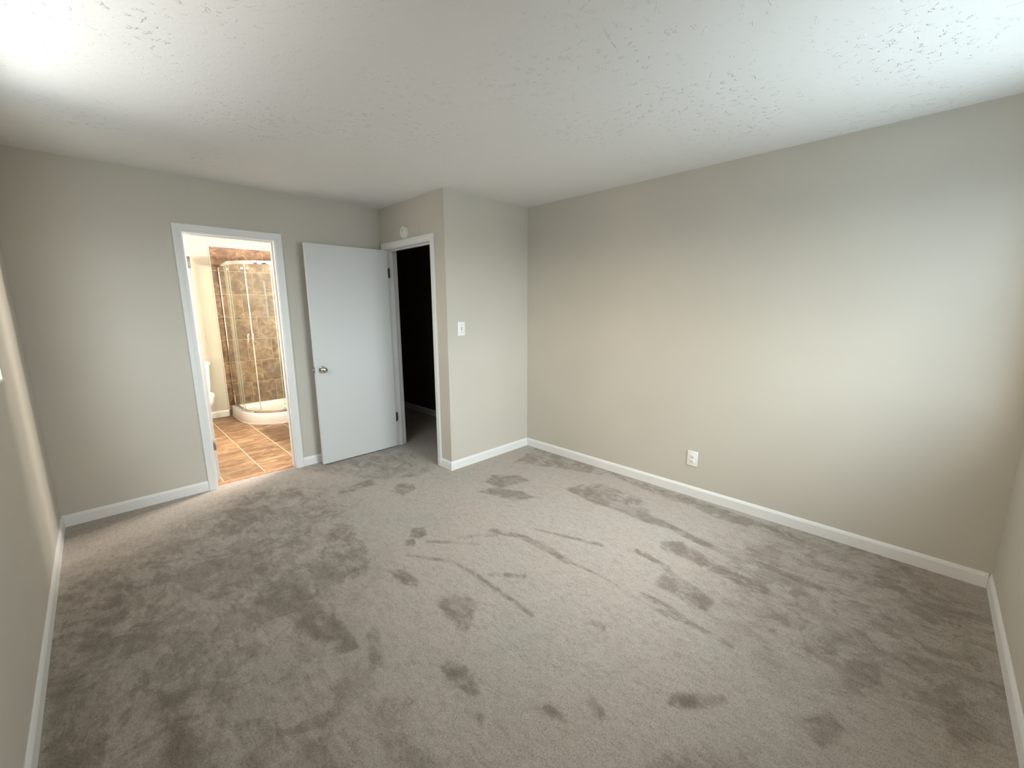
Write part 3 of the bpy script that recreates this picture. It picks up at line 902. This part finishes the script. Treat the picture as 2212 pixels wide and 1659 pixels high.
window('window_2', 'window in the front wall beside the camera', 'x', WF[0], WF[1], WF[2], WF[3], -L, -1)

# ------------------------------------------------------------------ small things on the bedroom walls
def smoke_detector():
    c = (S, -0.487, 2.165)
    root = thing('smoke_detector', 'round white smoke detector above the dark hall doorway', 'smoke detector', c)
    bm = bmesh.new()
    add_lathe(bm, [(0.0, 0.0), (0.056, 0.0), (0.056, 0.008), (0.0545, 0.010), (0.0545, 0.023), (0.051, 0.029), (0.043, 0.0315), (0.0, 0.0325)], c, (-1, 0, 0), 48)
    obj('housing', bm, M_DETECT, root, True)
    bm = box_bm((S - 0.0332, -0.4905, 2.160), (S - 0.030, -0.4815, 2.190), 0.001)
    obj('sensor_slot', bm, M_GREY, root)
    bm = bmesh.new()
    add_lathe(bm, [(0.0, 0.0), (0.008, 0.0), (0.008, 0.003), (0.006, 0.004), (0.0, 0.004)], (S - 0.0315, -0.487, 2.137), (-1, 0, 0), 20)
    obj('test_button', bm, M_DETECT, root, True)
smoke_detector()

def plate_bm(axis, a0, a1, z0, z1, plane, od, th=0.006):
    if axis == 'x':
        return box_bm((a0, plane, z0), (a1, plane + od * th, z1), 0.003, 3)
    return box_bm((plane, a0, z0), (plane + od * th, a1, z1), 0.003, 3)

def light_switch():
    x0, x1, z0, z1 = 2.602, 2.682, 1.229, 1.352
    xc, zc = (x0 + x1) / 2, (z0 + z1) / 2
    root = thing('light_switch', 'white toggle light switch on the short wall right of the hall doorway', 'light switch', (xc, -B, zc))
    obj('cover_plate', plate_bm('x', x0, x1, z0, z1, -B, -1), M_PLATE, root, True)
    bm = box_bm((xc - 0.0055, -B - 0.0062, zc - 0.0125), (xc + 0.0055, -B - 0.0075, zc + 0.0125), 0.0005)
    obj('toggle_slot', bm, M_GREY, root)
    bm = bmesh.new()
    add_loft(bm, [[(xc - 0.0042, -B - 0.006, zc - 0.006), (xc + 0.0042, -B - 0.006, zc - 0.006), (xc + 0.0042, -B - 0.006, zc + 0.007), (xc - 0.0042, -B - 0.006, zc + 0.007)],
                  [(xc - 0.0035, -B - 0.020, zc + 0.004), (xc + 0.0035, -B - 0.020, zc + 0.004), (xc + 0.0035, -B - 0.020, zc + 0.011), (xc - 0.0035, -B - 0.020, zc + 0.011)]])
    obj('toggle', bm, M_PLATE, root)
    for dz in (0.030, -0.030):
        bm = bmesh.new()
        add_lathe(bm, [(0.0, 0.0), (0.0034, 0.0), (0.0030, 0.0012), (0.0, 0.0014)], (xc, -B - 0.006, zc + dz), (0, -1, 0), 16)
        obj('screw', bm, M_GREY, root, True)
light_switch()

def outlet():
    y0, y1, z0, z1 = -2.898, -2.818, 0.248, 0.369
    yc, zc = (y0 + y1) / 2, (z0 + z1) / 2
    root = thing('wall_outlet', 'white duplex electrical outlet low on the long right wall', 'electrical outlet', (W, yc, zc))
    obj('cover_plate', plate_bm('y', y0, y1, z0, z1, W, -1), M_PLATE, root, True)
    for s in (1, -1):
        c = zc + s * 0.0195
        bm = bmesh.new()
        pts = []
        for k in range(32):
            a = 2 * PI * k / 32
            pts.append((0.0172 * math.cos(a), max(-0.0135, min(0.0135, 0.0172 * math.sin(a)))))
        add_loft(bm, [[(W - 0.0055, yc + u, c + v) for u, v in pts], [(W - 0.0082, yc + u, c + v) for u, v in pts], [(W - 0.0086, yc + u * 0.95, c + v * 0.95) for u, v in pts]])
        rc = obj('receptacle', bm, M_PLATE, root, True)
        bm = bmesh.new()
        add_box(bm, (W - 0.0084, yc - 0.0078, c - 0.001), (W - 0.0092, yc - 0.0052, c + 0.0085))
        add_box(bm, (W - 0.0084, yc + 0.0052, c - 0.000), (W - 0.0092, yc + 0.0078, c + 0.0075))
        add_lathe(bm, [(0.0, 0.0), (0.0032, 0.0), (0.0032, 0.0008), (0.0, 0.0008)], (W - 0.0084, yc, c - 0.0072), (-1, 0, 0), 16)
        sl = obj('slots', bm, M_GREY, root)
        subpart(sl, rc)
    bm = bmesh.new()
    add_lathe(bm, [(0.0, 0.0), (0.0034, 0.0), (0.0030, 0.0012), (0.0, 0.0014)], (W - 0.006, yc, zc), (-1, 0, 0), 16)
    obj('screw', bm, M_GREY, root, True)
outlet()

# ------------------------------------------------------------------ toilet
def superell(cx, cy_, rx, ryf, ryb, n=40, p=2.3):
    """egg outline: ryf towards -y (front), ryb towards +y"""
    r = []
    for k in range(n):
        a = 2 * PI * k / n
        c, s = math.cos(a), math.sin(a)
        q = 2.0 / p
        x = abs(c) ** q * (1 if c >= 0 else -1)
        y = abs(s) ** q * (1 if s >= 0 else -1)
        r.append((cx + rx * x, cy_ + (ryb if y > 0 else ryf) * y))
    return r

def toilet():
    cx = 1.105
    root = thing('toilet', 'white two-piece toilet partly hidden by the bathroom door frame', 'toilet', (cx, 2.40, 0))
    # bowl and pedestal, one shell lofted from floor to rim
    bm = bmesh.new()
    lv = [(0.000, 0.115, 2.36, 0.22, 0.26), (0.030, 0.112, 2.36, 0.21, 0.25), (0.10, 0.098, 2.37, 0.17, 0.23), (0.18, 0.105, 2.36, 0.19, 0.23),
          (0.25, 0.140, 2.33, 0.26, 0.24), (0.31, 0.168, 2.30, 0.31, 0.26), (0.36, 0.180, 2.29, 0.33, 0.26), (0.392, 0.183, 2.29, 0.333, 0.26)]
    rings = [[(x, y, z) for x, y in superell(cx, c, rx, f, b)] for z, rx, c, f, b in lv]
    rings.append([(x, y, 0.392) for x, y in superell(cx, 2.27, 0.135, 0.265, 0.17)])
    rings.append([(x, y, 0.30) for x, y in superell(cx, 2.27, 0.11, 0.20, 0.13)])
    rings.append([(x, y, 0.22) for x, y in superell(cx, 2.29, 0.06, 0.10, 0.07)])
    add_loft(bm, rings)
    obj('bowl', bm, M_PORC, root, True)
    bm = bmesh.new()
    add_loft(bm, [[(x, y, 0.392) for x, y in superell(cx, 2.29, 0.184, 0.338, 0.20)], [(x, y, 0.408) for x, y in superell(cx, 2.29, 0.188, 0.342, 0.20)], [(x, y, 0.412) for x, y in superell(cx, 2.29, 0.182, 0.336, 0.195)]])
    obj('seat', bm, M_PORC, root, True)
    bm = bmesh.new()
    add_loft(bm, [[(x, y, 0.413) for x, y in superell(cx, 2.29, 0.184, 0.338, 0.20)], [(x, y, 0.424) for x, y in superell(cx, 2.29, 0.187, 0.340, 0.20)],
                  [(x, y, 0.433) for x, y in superell(cx, 2.29, 0.170, 0.315, 0.185)], [(x, y, 0.437) for x, y in superell(cx, 2.29, 0.10, 0.20, 0.12)]])
    obj('seat_lid', bm, M_PORC, root, True)
    bm = bmesh.new()
    def rr(cx, cy_, hx, hy, r, z):
        o = []
        for (sx, sy, a0) in ((1, 1, 0), (-1, 1, PI / 2), (-1, -1, PI), (1, -1, 1.5 * PI)):
            for k in range(7):
                a = a0 + k / 6 * PI / 2
                o.append((cx + sx * (hx - r) + r * math.cos(a), cy_ + sy * (hy - r) + r * math.sin(a), z))
        return o
    ty = 2.632
    add_loft(bm, [rr(cx, ty, 0.195, 0.085, 0.03, 0.395), rr(cx, ty, 0.205, 0.090, 0.03, 0.44), rr(cx, ty, 0.222, 0.097, 0.03, 0.745), rr(cx, ty, 0.222, 0.097, 0.03, 0.75)])
    obj('tank', bm, M_PORC, root, True)
    bm = bmesh.new()
    add_loft(bm, [rr(cx, ty, 0.228, 0.101, 0.03, 0.751), rr(cx, ty, 0.235, 0.1055, 0.03, 0.758), rr(cx, ty, 0.235, 0.1055, 0.03, 0.782), rr(cx, ty, 0.228, 0.099, 0.03, 0.790)])
    obj('tank_lid', bm, M_PORC, root, True)
    bm = bmesh.new()
    add_lathe(bm, [(0.0, 0.0), (0.012, 0.0), (0.012, 0.008), (0.0, 0.010)], (cx - 0.15, ty - 0.096, 0.69), (0, -1, 0), 20)
    add_box(bm, (cx - 0.16, ty - 0.118, 0.684), (cx - 0.085, ty - 0.105, 0.696), 0.004)
    obj('flush_lever', bm, M_CHROME, root, True)
toilet()

# ------------------------------------------------------------------ shower
SX0, SY0, SR = 1.545, 1.765, 0.50        # outer left side, outer front side, corner radius
SX1, SY1 = S - 0.014, BY - 0.014
def quad_path(inset, n=24, x1=SX1, y1=SY1):
    """from the far wall along the left side, round the curve, to the right wall"""
    cx, cy_ = SX0 + SR, SY0 + SR
    r = SR - inset
    p = [(SX0 + inset, y1)]
    for k in range(n + 1):
        a = PI + (PI / 2) * k / n
        p.append((cx + r * math.cos(a), cy_ + r * math.sin(a)))
    p.append((x1, SY0 + inset))
    return p

def shower_base(root):
    bm = bmesh.new()
    def ring(inset, z, back=0.0):
        p = quad_path(inset, 24, SX1 - back, SY1 - back)
        p = [(x, y, z) for x, y in p] + [(SX1 - back, SY1 - back, z)]
        return p
    hh = 0.142
    add_loft(bm, [ring(-0.004, 0.0), ring(-0.004, 0.008), ring(0.0, 0.012), ring(0.004, hh - 0.012), ring(0.009, hh - 0.003), ring(0.018, hh), ring(0.075, hh, 0.03), ring(0.085, hh - 0.006, 0.036),
                  ring(0.115, 0.075, 0.055), ring(0.16, 0.062, 0.09), ring(0.40, 0.055, 0.36)])
    pan = obj('base', bm, M_ACRYL, root, True)
    pan['label'] = 'white acrylic base'
    bm = bmesh.new()
    add_lathe(bm, [(0.0, 0.0), (0.045, 0.0), (0.045, 0.003), (0.0, 0.004)], (2.12, 2.36, 0.0555), (0, 0, 1), 28)
    subpart(obj('drain', bm, M_CHROME, root, True), pan)

def sweep_xy(path, prof):
    """prof (offset to the outside, z)"""
    bm = bmesh.new()
    fr, P = [], [Vector((x, y, 0)) for x, y in path]
    for i in range(len(P)):
        d = (P[min(i + 1, len(P) - 1)] - P[max(i - 1, 0)]).normalized()
        fr.append((Vector((d.y, -d.x, 0)), Vector((0, 0, 1))))
    add_sweep(bm, P, fr, prof)
    return bm

def arc_part(inset, a0, a1, n=14):
    cx, cy_ = SX0 + SR, SY0 + SR
    r = SR - inset
    return [(cx + r * math.cos(PI + math.radians(a0 + (a1 - a0) * k / n)), cy_ + r * math.sin(PI + math.radians(a0 + (a1 - a0) * k / n))) for k in range(n + 1)]

def shower_enclosure():
    zb, zt = 0.142, 2.005
    ins = 0.048
    root = thing('corner_shower', 'curved glass corner shower on a white base in front of brown tile', 'shower', ((SX0 + SX1) / 2, (SY0 + SY1) / 2, 0))
    shower_base(root)
    rail = [(-0.014, 0), (0.010, 0), (0.016, 0.008), (0.016, 0.036), (0.010, 0.044), (-0.014, 0.044)]
    pth = quad_path(ins, 40)
    k = 12
    o = obj('top_rail', sweep_xy(pth, [(u, v + zt) for u, v in rail]), M_CHROME, root, True)
    o = obj('bottom_rail', sweep_xy(pth, [(u * 0.9, v * 0.55 + zb) for u, v in rail]), M_CHROME, root, True)
    g0, g1 = zb + 0.02, zt + 0.006
    def glass(path, name='glass_panel'):
        return obj(name, sweep_xy(path, [(-0.003, g0), (0.003, g0), (0.003, g1), (-0.003, g1)]), M_SHGLASS, root, True)
    def seal(parent, x, y, w=0.007):
        bm = bmesh.new()
        add_lathe(bm, [(w, g0), (w, g1)], (x, y, 0), (0, 0, 1), 10)
        s = obj('seal_strip', bm, M_RUBBER, root, True)
        subpart(s, parent)
    left = quad_path(ins, 24)[:1] + arc_part(ins, 0, 10, 6)
    p = glass(left)
    seal(p, *left[-1], 0.0035)
    right = arc_part(ins, 80, 90, 6) + [(SX1, SY0 + ins)]
    p = glass(right)
    seal(p, *right[0], 0.0035)
    for a0, a1, ah in ((6, 44.6, 41.5), (45.4, 84, 48.5)):
        ar = arc_part(ins - 0.013, a0, a1)
        d = glass(ar, 'door_panel')
        seal(d, *(ar[-1] if a1 < 60 else ar[0]), 0.004)
        seal(d, *(ar[0] if a1 < 60 else ar[-1]), 0.0035)
        for ra in (a0 + 4, a1 - 4):
            rx, ry = arc_part(ins - 0.013, ra, ra + 1, 1)[0]
            nr = Vector((rx - SX0 - SR, ry - SY0 - SR, 0)).normalized()
            for zr in (g1 - 0.055, g0 + 0.05):
                bm = bmesh.new()
                add_lathe(bm, [(0.0, -0.008), (0.011, -0.008), (0.013, -0.004), (0.013, 0.010), (0.010, 0.014), (0.0, 0.014)], (rx, ry, zr), nr, 18)
                subpart(obj('roller', bm, M_ACRYL, root, True), d)
        hx, hy = arc_part(ins - 0.013, ah, ah + 1, 1)[0]
        cx, cy_ = SX0 + SR, SY0 + SR
        n = Vector((hx - cx, hy - cy_, 0)).normalized()
        bm = bmesh.new()
        q = Vector((hx, hy, 0))
        zc = 1.10
        pts = [q + n * 0.003 + Vector((0, 0, zc + 0.062)), q + n * 0.028 + Vector((0, 0, zc + 0.060)), q + n * 0.038 + Vector((0, 0, zc + 0.045)), q + n * 0.040 + Vector((0, 0, zc)),
               q + n * 0.038 + Vector((0, 0, zc - 0.045)), q + n * 0.028 + Vector((0, 0, zc - 0.060)), q + n * 0.003 + Vector((0, 0, zc - 0.062))]
        add_tube(bm, pts, 0.0075, 14)
        h = obj('handle', bm, M_CHROME, root, True)
        subpart(h, d)
    bm = box_bm((SX0 + ins - 0.008, SY1 - 0.022, zb + 0.02), (SX0 + ins + 0.008, SY1 + 0.001, zt), 0.003)
    obj('wall_channel', bm, M_CHROME, root)
    bm = box_bm((SX1 - 0.028, SY0 + ins - 0.012, zb + 0.02), (SX1 + 0.001, SY0 + ins + 0.012, zt), 0.003)
    obj('wall_channel', bm, M_ACRYL, root)
shower_enclosure()

# ------------------------------------------------------------------ vanity just out of sight right of the doorway, and its light
def vanity():
    x0, x1, y0, y1 = 1.925, S - 0.001, 0.20, 1.28
    root = thing('bathroom_vanity', 'brown vanity cabinet inside the bathroom, right of its doorway', 'vanity', ((x0 + x1) / 2, (y0 + y1) / 2, 0))
    bm = bmesh.new()
    add_box(bm, (x0 + 0.07, y0 + 0.005, 0), (x1, y1 - 0.005, 0.10))
    add_box(bm, (x0 + 0.02, y0, 0.10), (x1, y1, 0.80))
    obj('body', bm, M_CAB, root)
    for k in range(2):
        ya = y0 + 0.02 + k * (y1 - y0 - 0.02) / 2
        yb = ya + (y1 - y0 - 0.06) / 2
        d = obj('door', box_bm((x0 + 0.001, ya, 0.13), (x0 + 0.0195, yb, 0.77), 0.003), M_CAB, root)
        bm = bmesh.new()
        add_lathe(bm, [(0.0, 0.0), (0.006, 0.0), (0.006, 0.012), (0.015, 0.018), (0.013, 0.026), (0.0, 0.028)], (x0 + 0.001, yb - 0.04 if k == 0 else ya + 0.04, 0.68), (-1, 0, 0), 20)
        h = obj('knob', bm, M_NICKEL, root, True)
        subpart(h, d)
    obj('countertop', box_bm((x0 - 0.015, y0 - 0.015, 0.801), (x1, y1 + 0.015, 0.84), 0.006), M_COUNTER, root)
    yc = (y0 + y1) / 2
    bm = bmesh.new()
    add_loft(bm, [[(2.22 + 0.17 * math.cos(a), yc + 0.22 * math.sin(a), z) for a in [2 * PI * k / 32 for k in range(32)]] for z in (0.841, 0.852)] +
             [[(2.22 + 0.14 * math.cos(a), yc + 0.19 * math.sin(a), 0.852) for a in [2 * PI * k / 32 for k in range(32)]],
              [(2.22 + 0.07 * math.cos(a), yc + 0.10 * math.sin(a), 0.843) for a in [2 * PI * k / 32 for k in range(32)]]])
    obj('basin', bm, M_PORC, root, True)
    bm = bmesh.new()
    add_tube(bm, [(2.43, yc, 0.841), (2.43, yc, 0.94), (2.40, yc, 0.965), (2.34, yc, 0.965), (2.32, yc, 0.945)], 0.011)
    obj('faucet', bm, M_CHROME, root, True)
vanity()

LZ, LX = 1.90, S - 0.115
def vanity_light():
    ys = (0.40, 0.56, 0.72)
    root = thing('vanity_light', 'lit three-bulb bar lamp on the bathroom wall right of the doorway', 'wall lamp', (S, ys[1], LZ))
    obj('backplate', box_bm((S - 0.022, ys[0] - 0.09, LZ - 0.045), (S - 0.001, ys[2] + 0.09, LZ + 0.045), 0.006), M_CHROME, root)
    for y in ys:
        bm = bmesh.new()
        add_lathe(bm, [(0.0, 0.0), (0.026, 0.0), (0.026, 0.04), (0.018, 0.055), (0.0, 0.055)], (S - 0.022, y, LZ), (-1, 0, 0), 24)
        so = obj('socket', bm, M_CHROME, root, True)
        bm = bmesh.new()
        bmesh.ops.create_uvsphere(bm, u_segments=24, v_segments=16, radius=0.045, matrix=Matrix.Translation((LX - 0.005, y, LZ)))
        b = obj('bulb', bm, M_BULB, root, True)
        d = bpy.data.lights.new('bulb_light', 'POINT')
        d.energy = 100.0
        d.color = (1.0, 0.92, 0.82)
        d.shadow_soft_size = 0.05
        o = bpy.data.objects.new('bulb_light', d)
        C.objects.link(o)
        o.location = (LX - 0.07, y, LZ)
vanity_light()
